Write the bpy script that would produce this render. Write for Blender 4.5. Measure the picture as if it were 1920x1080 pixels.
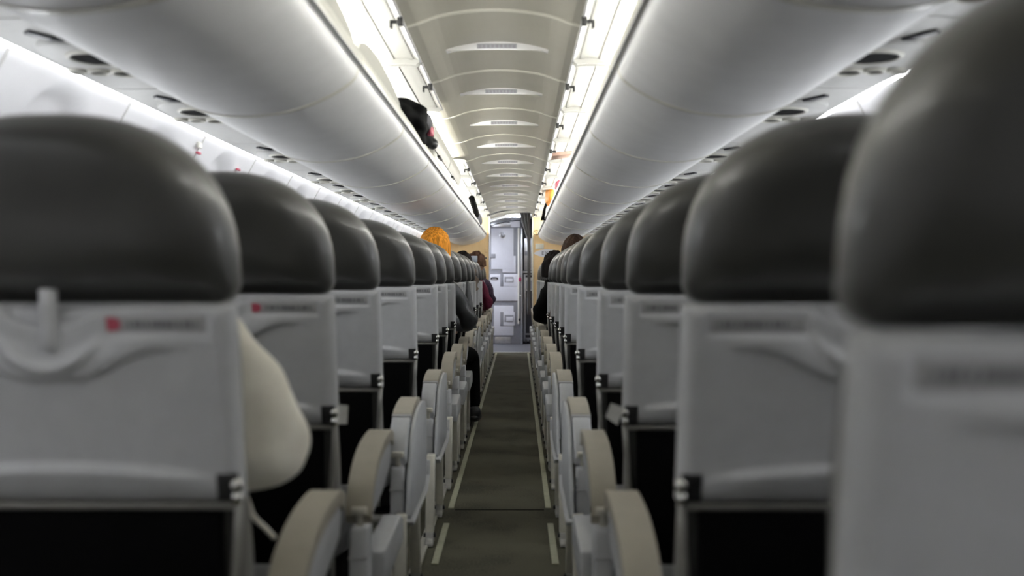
import bpy, bmesh, math, random
from math import sin, cos, pi, sqrt, exp, radians
from mathutils import Vector, Matrix
for _o in list(bpy.data.objects):
    bpy.data.objects.remove(_o)
SC = bpy.context.scene
COL = SC.collection
random.seed(7)

# ------------------------------------------------------------------ camera
CX, CZ = 0.085, 1.047
F = 1850.0
cam_d = bpy.data.cameras.new('camera')
cam_d.sensor_width = 36.0
cam_d.lens = 36.0 * F / 1920.0
cam_d.clip_start = 0.02
cam_d.dof.use_dof = True
cam_d.dof.focus_distance = 7.0
cam_d.dof.aperture_fstop = 2.4
cam = bpy.data.objects.new('camera', cam_d)
COL.objects.link(cam)
cam.location = (CX, 0, CZ)
cam.rotation_euler = (pi / 2 - math.atan(20 / F), 0, math.atan(12 / F))
SC.camera = cam

# ------------------------------------------------------------------ world, exposure, light levels
w = bpy.data.worlds.new('world'); SC.world = w
w.use_nodes = True
w.node_tree.nodes['Background'].inputs[0].default_value = (0.02, 0.02, 0.022, 1)
w.node_tree.nodes['Background'].inputs[1].default_value = 1.0
SC.view_settings.view_transform = 'Standard'
SC.view_settings.look = 'None'
SC.view_settings.gamma = 1.0
SC.view_settings.exposure = 0.92
SC.cycles.max_bounces = 14
SC.cycles.diffuse_bounces = 9
SC.view_settings.use_curve_mapping = False
COVE = 2.5        # emission of the strips above the bins
WINFILL = 6.0          # added glow of the window panes, brightens the bin undersides
WASH = 6.6
FILL = 16.0        # emission of the added fill strips facing the aisle         # emission of the strips that wash the side walls
GALLEY = 9.8      # emission of the lamp in the entrance area

# ------------------------------------------------------------------ materials
def _n(nt, t, **k):
    n = nt.nodes.new(t)
    for a, b in k.items():
        setattr(n, a, b)
    return n

def mat(name, col, rough=0.5, metal=0.0, noise=0.06, scale=40.0, bump=0.0, bscale=200.0,
        spec=0.5, emit=None, strength=0.0, coat=0.0, sheen=0.0, sss=0.0):
    m = bpy.data.materials.new(name); m.use_nodes = True
    nt = m.node_tree
    b = nt.nodes['Principled BSDF']
    b.inputs['Roughness'].default_value = rough
    b.inputs['Metallic'].default_value = metal
    b.inputs['Specular IOR Level'].default_value = spec
    b.inputs['Coat Weight'].default_value = coat
    b.inputs['Sheen Weight'].default_value = sheen
    tc = _n(nt, 'ShaderNodeTexCoord')
    nz = _n(nt, 'ShaderNodeTexNoise'); nz.inputs['Scale'].default_value = scale
    nz.inputs['Detail'].default_value = 3
    nt.links.new(tc.outputs['Object'], nz.inputs['Vector'])
    r = _n(nt, 'ShaderNodeValToRGB')
    r.color_ramp.elements[0].position = 0.3; r.color_ramp.elements[1].position = 0.7
    r.color_ramp.elements[0].color = tuple(c * (1 - noise) for c in col[:3]) + (1,)
    r.color_ramp.elements[1].color = tuple(min(1, c * (1 + noise)) for c in col[:3]) + (1,)
    nt.links.new(nz.outputs['Fac'], r.inputs[0])
    nt.links.new(r.outputs[0], b.inputs['Base Color'])
    if bump:
        n2 = _n(nt, 'ShaderNodeTexNoise'); n2.inputs['Scale'].default_value = bscale
        nt.links.new(tc.outputs['Object'], n2.inputs['Vector'])
        bp = _n(nt, 'ShaderNodeBump'); bp.inputs['Strength'].default_value = bump
        bp.inputs['Distance'].default_value = 0.002
        nt.links.new(n2.outputs['Fac'], bp.inputs['Height'])
        nt.links.new(bp.outputs[0], b.inputs['Normal'])
    if emit:
        b.inputs['Emission Color'].default_value = tuple(emit) + (1,)
        b.inputs['Emission Strength'].default_value = strength
    return m

M = {}
M['shell'] = mat('grey_plastic', (0.60, 0.61, 0.63), 0.30, noise=0.03, scale=30, bump=0.15, bscale=900)
M['leather'] = mat('dark_leather', (0.032, 0.032, 0.029), 0.40, noise=0.12, scale=9, bump=0.35, bscale=260, spec=0.7, sheen=0.3, coat=0.2)
M['placard'] = mat('placard_grey', (0.44, 0.445, 0.455), 0.5, noise=0.03)
M['ink'] = mat('placard_ink', (0.22, 0.22, 0.23), 0.6)
M['red'] = mat('placard_red', (0.55, 0.10, 0.15), 0.5)
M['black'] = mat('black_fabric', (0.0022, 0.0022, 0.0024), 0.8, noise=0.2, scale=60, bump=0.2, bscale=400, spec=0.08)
M['blackp'] = mat('black_plastic', (0.02, 0.02, 0.021), 0.4)
M['metal'] = mat('satin_metal', (0.70, 0.68, 0.60), 0.35, metal=0.35, noise=0.05)
M['chrome'] = mat('polished_bolt', (0.8, 0.8, 0.76), 0.15, metal=1.0, noise=0.02)
M['rail'] = mat('dull_metal', (0.36, 0.355, 0.33), 0.45, metal=0.5, noise=0.06)
M['beige'] = mat('beige_pad', (0.40, 0.37, 0.30), 0.5, noise=0.05, scale=25, bump=0.15, bscale=500)
M['arm'] = mat('armrest_grey', (0.52, 0.53, 0.545), 0.42, noise=0.04)
M['bin'] = mat('bin_grey', (0.86, 0.86, 0.86), 0.5, noise=0.02, scale=12, bump=0.1, bscale=700)
M['white'] = mat('white_plastic', (0.80, 0.80, 0.76), 0.35, noise=0.015, scale=8)
M['gloss'] = mat('glossy_white', (0.93, 0.93, 0.95), 0.12, noise=0.005)
M['vent'] = mat('vent_grey', (0.40, 0.39, 0.45), 0.4)
M['door'] = mat('door_lining', (0.42, 0.42, 0.40), 0.4, noise=0.02)
M['guard'] = mat('grey_cream_plastic', (0.46, 0.455, 0.41), 0.4, noise=0.03)
M['cream'] = mat('cream_plastic', (0.70, 0.69, 0.62), 0.35, noise=0.02, scale=8)
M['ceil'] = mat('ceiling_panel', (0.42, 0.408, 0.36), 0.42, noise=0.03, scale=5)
M['wall'] = mat('side_wall_panel', (0.86, 0.86, 0.88), 0.45, noise=0.015, scale=6)
M['psu'] = mat('service_grey', (0.70, 0.70, 0.68), 0.5, noise=0.03)
M['strip'] = mat('cove_lamp', (0.9, 0.9, 0.9), 0.5, emit=(1.0, 0.985, 0.93), strength=COVE)
M['strip2'] = mat('open_cove_lamp', (0.9, 0.9, 0.9), 0.5, emit=(1.0, 0.985, 0.93), strength=60.0)
M['day'] = mat('window_daylight', (0.9, 0.9, 0.9), 0.3, emit=(0.93, 0.96, 1.0), strength=WINFILL)
M['diff'] = mat('opal_cover', (0.9, 0.9, 0.9), 0.5, emit=(1.0, 0.985, 0.93), strength=FILL)
M['wash'] = mat('wall_lamp', (0.9, 0.9, 0.9), 0.5, emit=(0.97, 0.98, 1.0), strength=WASH)
M['glamp'] = mat('galley_lamp', (0.9, 0.9, 0.9), 0.5, emit=(0.86, 0.90, 1.0), strength=GALLEY)
M['gwhite'] = mat('galley_panel', (0.66, 0.68, 0.76), 0.35, noise=0.02, scale=20)
M['ggrey'] = mat('galley_frame', (0.27, 0.28, 0.32), 0.4, noise=0.06, scale=20)
M['gdark'] = mat('galley_dark', (0.02, 0.021, 0.03), 0.4)
M['gmetal'] = mat('galley_metal', (0.5, 0.52, 0.56), 0.3, metal=0.7, noise=0.1, scale=30)
M['curtain'] = mat('curtain_cloth', (0.17, 0.175, 0.19), 0.9, noise=0.15, scale=80)
M['cushion'] = mat('cream_velour', (0.97, 0.92, 0.81), 0.9, noise=0.06, scale=18, bump=0.5, bscale=160, sheen=0.3)
M['strap'] = mat('yellow_tape', (0.36, 0.36, 0.26), 0.6, noise=0.08, scale=30)
M['gold'] = mat('brass', (0.62, 0.50, 0.28), 0.25, metal=0.9)
M['pink'] = mat('pinkish_brown_cover', (0.42, 0.27, 0.22), 0.6)
M['orange'] = mat('orange_nylon', (0.80, 0.30, 0.04), 0.5)
M['skin'] = mat('skin', (0.50, 0.31, 0.22), 0.5, noise=0.05)
M['eye'] = mat('eye', (0.05, 0.04, 0.04), 0.2)
M['screen'] = mat('phone_back', (0.42, 0.48, 0.56), 0.3)
M['paper'] = mat('white_card', (0.62, 0.62, 0.60), 0.7)

def hair_mat(name, col):
    m = bpy.data.materials.new(name); m.use_nodes = True
    nt = m.node_tree; b = nt.nodes['Principled BSDF']
    b.inputs['Roughness'].default_value = 0.8; b.inputs['Specular IOR Level'].default_value = 0.15
    tc = _n(nt, 'ShaderNodeTexCoord')
    mp = _n(nt, 'ShaderNodeMapping'); mp.inputs['Scale'].default_value = (60, 60, 6)
    nz = _n(nt, 'ShaderNodeTexNoise'); nz.inputs['Scale'].default_value = 2.0
    r = _n(nt, 'ShaderNodeValToRGB')
    r.color_ramp.elements[0].color = tuple(c * 0.55 for c in col) + (1,)
    r.color_ramp.elements[1].color = tuple(min(1, c * 1.3) for c in col) + (1,)
    r.color_ramp.elements[0].position = 0.35; r.color_ramp.elements[1].position = 0.65
    nt.links.new(tc.outputs['Object'], mp.inputs[0]); nt.links.new(mp.outputs[0], nz.inputs['Vector'])
    nt.links.new(nz.outputs['Fac'], r.inputs[0]); nt.links.new(r.outputs[0], b.inputs['Base Color'])
    bp = _n(nt, 'ShaderNodeBump'); bp.inputs['Strength'].default_value = 0.5; bp.inputs['Distance'].default_value = 0.004
    nt.links.new(nz.outputs['Fac'], bp.inputs['Height']); nt.links.new(bp.outputs[0], b.inputs['Normal'])
    return m

def carpet_mat():
    m = bpy.data.materials.new('aisle_carpet'); m.use_nodes = True
    nt = m.node_tree; b = nt.nodes['Principled BSDF']
    b.inputs['Roughness'].default_value = 0.85; b.inputs['Specular IOR Level'].default_value = 0.3
    tc = _n(nt, 'ShaderNodeTexCoord')
    n1 = _n(nt, 'ShaderNodeTexNoise'); n1.inputs['Scale'].default_value = 120; n1.inputs['Detail'].default_value = 4
    n2 = _n(nt, 'ShaderNodeTexNoise'); n2.inputs['Scale'].default_value = 4
    mx = _n(nt, 'ShaderNodeMath', operation='ADD')
    nt.links.new(tc.outputs['Object'], n1.inputs['Vector']); nt.links.new(tc.outputs['Object'], n2.inputs['Vector'])
    nt.links.new(n1.outputs['Fac'], mx.inputs[0]); nt.links.new(n2.outputs['Fac'], mx.inputs[1])
    r = _n(nt, 'ShaderNodeValToRGB')
    r.color_ramp.elements[0].position = 0.75; r.color_ramp.elements[1].position = 1.25
    r.color_ramp.elements[0].color = (0.044, 0.042, 0.028, 1)
    r.color_ramp.elements[1].color = (0.088, 0.083, 0.056, 1)
    nt.links.new(mx.outputs[0], r.inputs[0]); nt.links.new(r.outputs[0], b.inputs['Base Color'])
    bp = _n(nt, 'ShaderNodeBump'); bp.inputs['Strength'].default_value = 0.4; bp.inputs['Distance'].default_value = 0.002
    nt.links.new(n1.outputs['Fac'], bp.inputs['Height']); nt.links.new(bp.outputs[0], b.inputs['Normal'])
    return m
M['carpet'] = carpet_mat()

def wood_mat():
    m = bpy.data.materials.new('pale_maple_laminate'); m.use_nodes = True
    nt = m.node_tree; b = nt.nodes['Principled BSDF']
    b.inputs['Roughness'].default_value = 0.4
    tc = _n(nt, 'ShaderNodeTexCoord')
    mp = _n(nt, 'ShaderNodeMapping'); mp.inputs['Scale'].default_value = (14, 14, 1.5)
    nz = _n(nt, 'ShaderNodeTexNoise'); nz.inputs['Scale'].default_value = 2.5; nz.inputs['Detail'].default_value = 5
    r = _n(nt, 'ShaderNodeValToRGB')
    r.color_ramp.elements[0].color = (0.74, 0.51, 0.25, 1); r.color_ramp.elements[1].color = (0.84, 0.62, 0.35, 1)
    nt.links.new(tc.outputs['Object'], mp.inputs[0]); nt.links.new(mp.outputs[0], nz.inputs['Vector'])
    nt.links.new(nz.outputs['Fac'], r.inputs[0]); nt.links.new(r.outputs[0], b.inputs['Base Color'])
    return m
M['wood'] = wood_mat()

# ------------------------------------------------------------------ helpers
def new(): return bmesh.new()

def fin(name, bm, m, parent=None, s=1, u0=0.0, smooth=False, bevel=0.0, seg=2, tilt=None):
    """links the bmesh as ONE object; coordinates are (distance from the aisle line, y, z)"""
    for v in bm.verts:
        if tilt: v.co.y -= (v.co.z - tilt[0]) * tilt[1]
        v.co.x = s * (v.co.x - u0)
    bmesh.ops.recalc_face_normals(bm, faces=bm.faces)
    me = bpy.data.meshes.new(name)
    if smooth:
        for f in bm.faces: f.smooth = True
    bm.to_mesh(me); bm.free()
    me.materials.append(M[m] if isinstance(m, str) else m)
    o = bpy.data.objects.new(name, me); COL.objects.link(o)
    if parent: o.parent = parent
    if bevel:
        b = o.modifiers.new('bevel', 'BEVEL'); b.width = bevel; b.segments = seg; b.limit_method = 'ANGLE'
        b.angle_limit = radians(40)
        for p in me.polygons: p.use_smooth = True
    return o

def thing(name, label, cat, loc=(0, 0, 0), group=None):
    o = bpy.data.objects.new(name, None); COL.objects.link(o)
    o.empty_display_size = 0.05
    o.location = loc; o['label'] = label; o['category'] = cat
    if group: o['group'] = group
    return o

def tag(o, label, cat, group=None):
    o['label'] = label; o['category'] = cat
    if group: o['group'] = group
    return o

def struct(o):
    o['kind'] = 'structure'; return o

def box(bm, x0, x1, y0, y1, z0, z1):
    v = [bm.verts.new((x, y, z)) for x in (x0, x1) for y in (y0, y1) for z in (z0, z1)]
    for f in ((0, 1, 3, 2), (4, 6, 7, 5), (0, 4, 5, 1), (2, 3, 7, 6), (0, 2, 6, 4), (1, 5, 7, 3)):
        bm.faces.new([v[i] for i in f])
    return bm

def B(*a): return box(new(), *a)

def tube(bm, pts, r, n=10, rs=None):
    rings = []
    pts = [Vector(p) for p in pts]
    for i, p in enumerate(pts):
        d = (pts[min(i + 1, len(pts) - 1)] - pts[max(i - 1, 0)]).normalized()
        a = d.orthogonal().normalized() if i == 0 else (pa - d * pa.dot(d)).normalized()
        pa = a; b = d.cross(a); rr = rs[i] if rs else r
        rings.append([bm.verts.new(p + a * (rr * cos(2 * pi * k / n)) + b * (rr * sin(2 * pi * k / n))) for k in range(n)])
    for A, C in zip(rings, rings[1:]):
        for k in range(n): bm.faces.new((A[k], A[(k + 1) % n], C[(k + 1) % n], C[k]))
    bm.faces.new(rings[0]); bm.faces.new(rings[-1][::-1])
    return bm

def ball(bm, c, rx, ry=None, rz=None, n=16, m=10):
    ry = ry or rx; rz = rz or rx
    r = bmesh.ops.create_uvsphere(bm, u_segments=n, v_segments=m, radius=1.0)
    for v in r['verts']: v.co = Vector((c[0] + v.co.x * rx, c[1] + v.co.y * ry, c[2] + v.co.z * rz))
    return bm

def sheet(bm, pts, y0, y1, t, ny=1, endcap=True):
    """a profile of (u,z) points given thickness t and run from y0 to y1"""
    n = len(pts); off = []
    for i in range(n):
        a = Vector(pts[max(i - 1, 0)]); b = Vector(pts[min(i + 1, n - 1)])
        d = (b - a).normalized(); off.append((pts[i][0] - d.y * t, pts[i][1] + d.x * t))
    ring = list(pts) + off[::-1]
    prev = None
    for j in range(ny + 1):
        y = y0 + (y1 - y0) * j / ny
        cur = [bm.verts.new((p[0], y, p[1])) for p in ring]
        if prev:
            for k in range(len(ring)):
                q = (k + 1) % len(ring); bm.faces.new((prev[k], prev[q], cur[q], cur[k]))
        else:
            first = cur
        prev = cur
    for ringv in (first, prev):
        for k in range(n - 1):
            bm.faces.new((ringv[k], ringv[k + 1], ringv[2 * n - 2 - k], ringv[2 * n - 1 - k]))
    return bm

def prism(bm, poly, axis, a, b):
    """poly of 2D points extruded along axis ('x': (y,z), 'y': (x,z), 'z': (x,y))"""
    def P(p, t):
        return {'x': (t, p[0], p[1]), 'y': (p[0], t, p[1]), 'z': (p[0], p[1], t)}[axis]
    A = [bm.verts.new(P(p, a)) for p in poly]; C = [bm.verts.new(P(p, b)) for p in poly]
    bm.faces.new(A); bm.faces.new(C[::-1]); n = len(poly)
    for k in range(n): bm.faces.new((A[k], A[(k + 1) % n], C[(k + 1) % n], C[k]))
    return bm

def smf(x, a, b):
    if a == b: return 1.0 if x > a else 0.0
    t = max(0.0, min(1.0, (x - a) / (b - a))); return t * t * (3 - 2 * t)

def spline(pts, n=6):
    out = []
    for i in range(len(pts) - 1):
        p0 = Vector(pts[max(i - 1, 0)]); p1 = Vector(pts[i]); p2 = Vector(pts[i + 1]); p3 = Vector(pts[min(i + 2, len(pts) - 1)])
        for k in range(n):
            t = k / n
            out.append(tuple(0.5 * ((2 * p1) + (p2 - p0) * t + (2 * p0 - 5 * p1 + 4 * p2 - p3) * t * t + (3 * p1 - p0 - 3 * p2 + p3) * t ** 3)))
    out.append(tuple(pts[-1])); return out

def disc(bm, c, r, axis, a, b, n=24):
    pl = [(c[0] + r * cos(2 * pi * k / n), c[1] + r * sin(2 * pi * k / n)) for k in range(n)]
    return prism(bm, pl, axis, a, b)

def ring(bm, c, R, r, n=28, m=8, ax='z', sx=1.0):
    V = []
    for i in range(n):
        a = 2 * pi * i / n; row = []
        for j in range(m):
            b = 2 * pi * j / m
            p, q, h = (R + r * cos(b)) * cos(a) * sx, (R + r * cos(b)) * sin(a), r * sin(b)
            d = {'z': (p, q, h), 'y': (p, h, q), 'x': (h, p, q)}[ax]
            row.append(bm.verts.new((c[0] + d[0], c[1] + d[1], c[2] + d[2])))
        V.append(row)
    for i in range(n):
        for j in range(m):
            bm.faces.new((V[i][j], V[(i + 1) % n][j], V[(i + 1) % n][(j + 1) % m], V[i][(j + 1) % m]))
    return bm

def copy_tree(o, parent=None):
    c = o.copy(); COL.objects.link(c); c.parent = parent
    for ch in o.children: copy_tree(ch, c)
    return c

ORD = ['nearest', 'second', 'third', 'fourth', 'fifth', 'sixth', 'seventh', 'eighth', 'ninth', 'tenth', 'eleventh',
       'twelfth', 'thirteenth', 'fourteenth', 'fifteenth', 'sixteenth', 'seventeenth']

# ------------------------------------------------------------------ the cabin shell
YB, YE = -2.7, 13.72         # from behind the camera to the bulkhead
struct(fin('floor', B(-1.30, 1.30, YB, YE + 0.02, -0.06, 0.0), 'carpet'))
# carpet seam across the aisle
struct(fin('trim_1', B(-0.20, 0.20, 4.425, 4.432, 0.0, 0.0025), 'black'))

CEIL = [(-0.62, 1.90), (-0.45, 1.912), (-0.30, 1.925), (-0.2, 1.958), (-0.1, 1.975), (0, 1.981), (0.1, 1.975), (0.2, 1.958),
        (0.30, 1.925), (0.45, 1.912), (0.62, 1.90)]
CEILS = spline(CEIL, 4)
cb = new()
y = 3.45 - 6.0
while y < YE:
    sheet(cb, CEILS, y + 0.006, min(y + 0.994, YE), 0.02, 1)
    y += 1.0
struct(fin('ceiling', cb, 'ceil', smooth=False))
# the pale gasket between two ceiling panels
i = 2
y = 2.45
while y < YE - 0.2:
    g = new(); sheet(g, [(a, b - 0.004) for a, b in CEILS[6:-6]], y - 0.014, y + 0.014, 0.012, 1)
    struct(fin('trim_%d' % i, g, 'cream', smooth=False)); i += 1; y += 1.0

WP = [(1.20, 0.0), (1.27, 0.25), (1.36, 0.6), (1.405, 0.95), (1.405, 1.15), (1.365, 1.36), (1.30, 1.52), (1.22, 1.66), (1.17, 1.70)]
WPS = spline(WP, 10)
ROWS = [1.43, 2.18, 2.90, 3.90, 4.93, 5.60, 6.30, 7.12, 7.88, 8.62, 9.35, 10.10, 11.0, 11.75, 12.5]
WIN = [2.95 + 0.80 * k for k in range(-6, 14)]
def wall_side(s, name):
    bm = new(); ys = []
    yy = YB
    while yy < YE: ys.append(yy); yy += 0.02 if yy > 1.3 else 0.4
    ys.append(YE)
    V = []
    for yv in ys:
        row = []
        for (u, z) in WPS:
            d = 0.0
            for wy in WIN:
                a = abs((yv - wy) / 0.215); b = abs((z - 1.29) / 0.335)
                if a < 1.3 and b < 1.3:
                    rr = (a ** 2.6 + b ** 2.6) ** (1 / 2.6)
                    d = max(d, 0.050 * (1 - smf(rr, 0.87, 1.0)))
            row.append(bm.verts.new((u + d, yv, z)))
        V.append(row)
    for A, C in zip(V, V[1:]):
        for k in range(len(A) - 1): bm.faces.new((A[k], A[k + 1], C[k + 1], C[k]))
    o = fin(name, bm, 'wall', s=s, smooth=True)
    p0 = o.data.polygons[len(o.data.polygons) // 2]
    if p0.normal.x * s > 0: o.data.flip_normals()
    so = o.modifiers.new('solid', 'SOLIDIFY'); so.thickness = 0.03; so.offset = -1.0
    o['kind'] = 'structure'
    return o
wall_side(-1, 'wall_left'); wall_side(1, 'wall_right')
struct(fin('wall_back', B(-1.42, 1.42, YB - 0.03, YB, 0, 2.0), 'wall'))

# windows: frame in the wall recess, pane with an added glow
wi = 1
for s in (-1, 1):
    for wy in WIN:
        if wy < 2.0 or wy > 13.3: continue
        nn = 28; pts = []
        for k in range(nn):
            a = 2 * pi * k / nn; ca, sa = cos(a), sin(a)
            pts.append((wy + 0.125 * math.copysign(abs(ca) ** 0.7, ca), 1.27 + 0.17 * math.copysign(abs(sa) ** 0.7, sa)))
        def pu(z):   # wall surface at height z
            for (a, b), (c, d) in zip(WPS, WPS[1:]):
                if b <= z <= d: return a + (c - a) * (z - b) / max(1e-6, d - b)
            return 1.3
        bm = new()
        outer = [bm.verts.new((pu(z) + 0.018, yv, z)) for yv, z in pts]
        inner = [bm.verts.new((pu(wz) + 0.030, wyy, wz)) for wyy, wz in [(wy + (yv - wy) * 0.88, 1.27 + (z - 1.27) * 0.9) for yv, z in pts]]
        back = [bm.verts.new((pu(z) + 0.045, yv, z)) for yv, z in pts]
        for k in range(nn):
            q = (k + 1) % nn
            bm.faces.new((outer[k], outer[q], inner[q], inner[k])); bm.faces.new((back[k], back[q], outer[q], outer[k]))
        bm.faces.new(back)
        wo = struct(fin('window_%d' % wi, bm, 'cream', s=s)); wi += 1
        bm = new()
        pp = [(wy + (yv - wy) * 0.88, 1.27 + (z - 1.27) * 0.9) for yv, z in pts]
        A_ = [bm.verts.new((pu(b) + 0.030, a, b)) for a, b in pp]; B_ = [bm.verts.new((pu(b) + 0.034, a, b)) for a, b in pp]
        bm.faces.new(A_); bm.faces.new(B_[::-1])
        for k in range(nn): bm.faces.new((A_[k], A_[(k + 1) % nn], B_[(k + 1) % nn], B_[k]))
        fin('pane', bm, 'day', wo, s)
# upright joints between the side wall panels
for s in (-1, 1):
    for wy in WIN:
        if wy < 1.8 or wy > 13.3: continue
        bm = new(); sheet(bm, [(u - 0.002, z) for u, z in WPS[25:-5]], wy + 0.397, wy + 0.403, 0.004)
        struct(fin('trim_%d' % i, bm, 'psu', s=s)); i += 1

# ------------------------------------------------------------------ floor path marking and seat tracks
for s, sd in ((-1, 'left'), (1, 'right')):
    for (a, b, nm) in ((3.58, 4.17, 'short beige floor strip near the camera, %s edge of the aisle'),
                       (4.45, 13.6, 'long beige floor strip running to the front galley, %s edge of the aisle')):
        t = tag(fin('floor_strip', B(0.207, 0.233, a, b, 0.0, 0.006), 'strap', s=s, bevel=0.002), nm % sd, 'floor marking', 'path marking strips on the aisle floor')
    for u in (0.285, 0.80):
        struct(fin('trim_%d' % i, box(B(u - 0.018, u + 0.018, 0.9, 13.5, 0.0, 0.004), u - 0.018, u - 0.010, 0.9, 13.5, 0.004, 0.012), 'metal', s=s)); i += 1

# ------------------------------------------------------------------ ceiling vents
def make_vent():
    t = thing('ceiling_vent', '', 'vent')
    z0 = 1.981
    def crescent(x0, x1, drop, dy, n=18):
        bm = new(); top = []; rows = []
        for k in range(n + 1):
            x = x0 + (x1 - x0) * k / n
            zc = 1.981 - 0.60 * x * x + 0.0
            e = max(0.0, 1 - (abs(x) / 0.205) ** 2.2)
            h = 0.004 + drop * e
            rows.append([bm.verts.new((x, -dy * e, zc + 0.012)), bm.verts.new((x, -dy * e, zc - h)),
                         bm.verts.new((x, 0.06, zc - 0.002)), bm.verts.new((x, 0.06, zc + 0.012))])
        for A, C in zip(rows, rows[1:]):
            for q in range(4): bm.faces.new((A[q], A[(q + 1) % 4], C[(q + 1) % 4], C[q]))
        bm.faces.new(rows[0]); bm.faces.new(rows[-1][::-1])
        return bm
    fin('vent_hood', crescent(-0.205, 0.205, 0.028, 0.03), 'gloss', t)
    bm = new()
    for k in range(9):
        x = -0.068 + 0.017 * k
        box(bm, x - 0.005, x + 0.005, -0.0345, -0.028, 1.981 - 0.6 * x * x - 0.024, 1.981 - 0.6 * x * x - 0.012)
    g = fin('vent_grille', bm, 'vent', t)
    fin('vent_bezel', B(-0.078, 0.078, -0.033, -0.028, 1.954, 1.972), 'gmetal', t)
    return t
vent = make_vent()
VY = [3.95, 4.90, 5.89, 6.88, 7.87, 8.87, 9.9, 10.9, 11.9, 12.9]
for k, vy in enumerate(VY):
    o = vent if k == 0 else copy_tree(vent)
    o.location = (0, vy, 0)
    o['label'] = 'crescent air vent with grey grille in the arched ceiling, %s one from the camera' % ORD[k]
    o['group'] = 'crescent vents along the ceiling'

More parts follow.
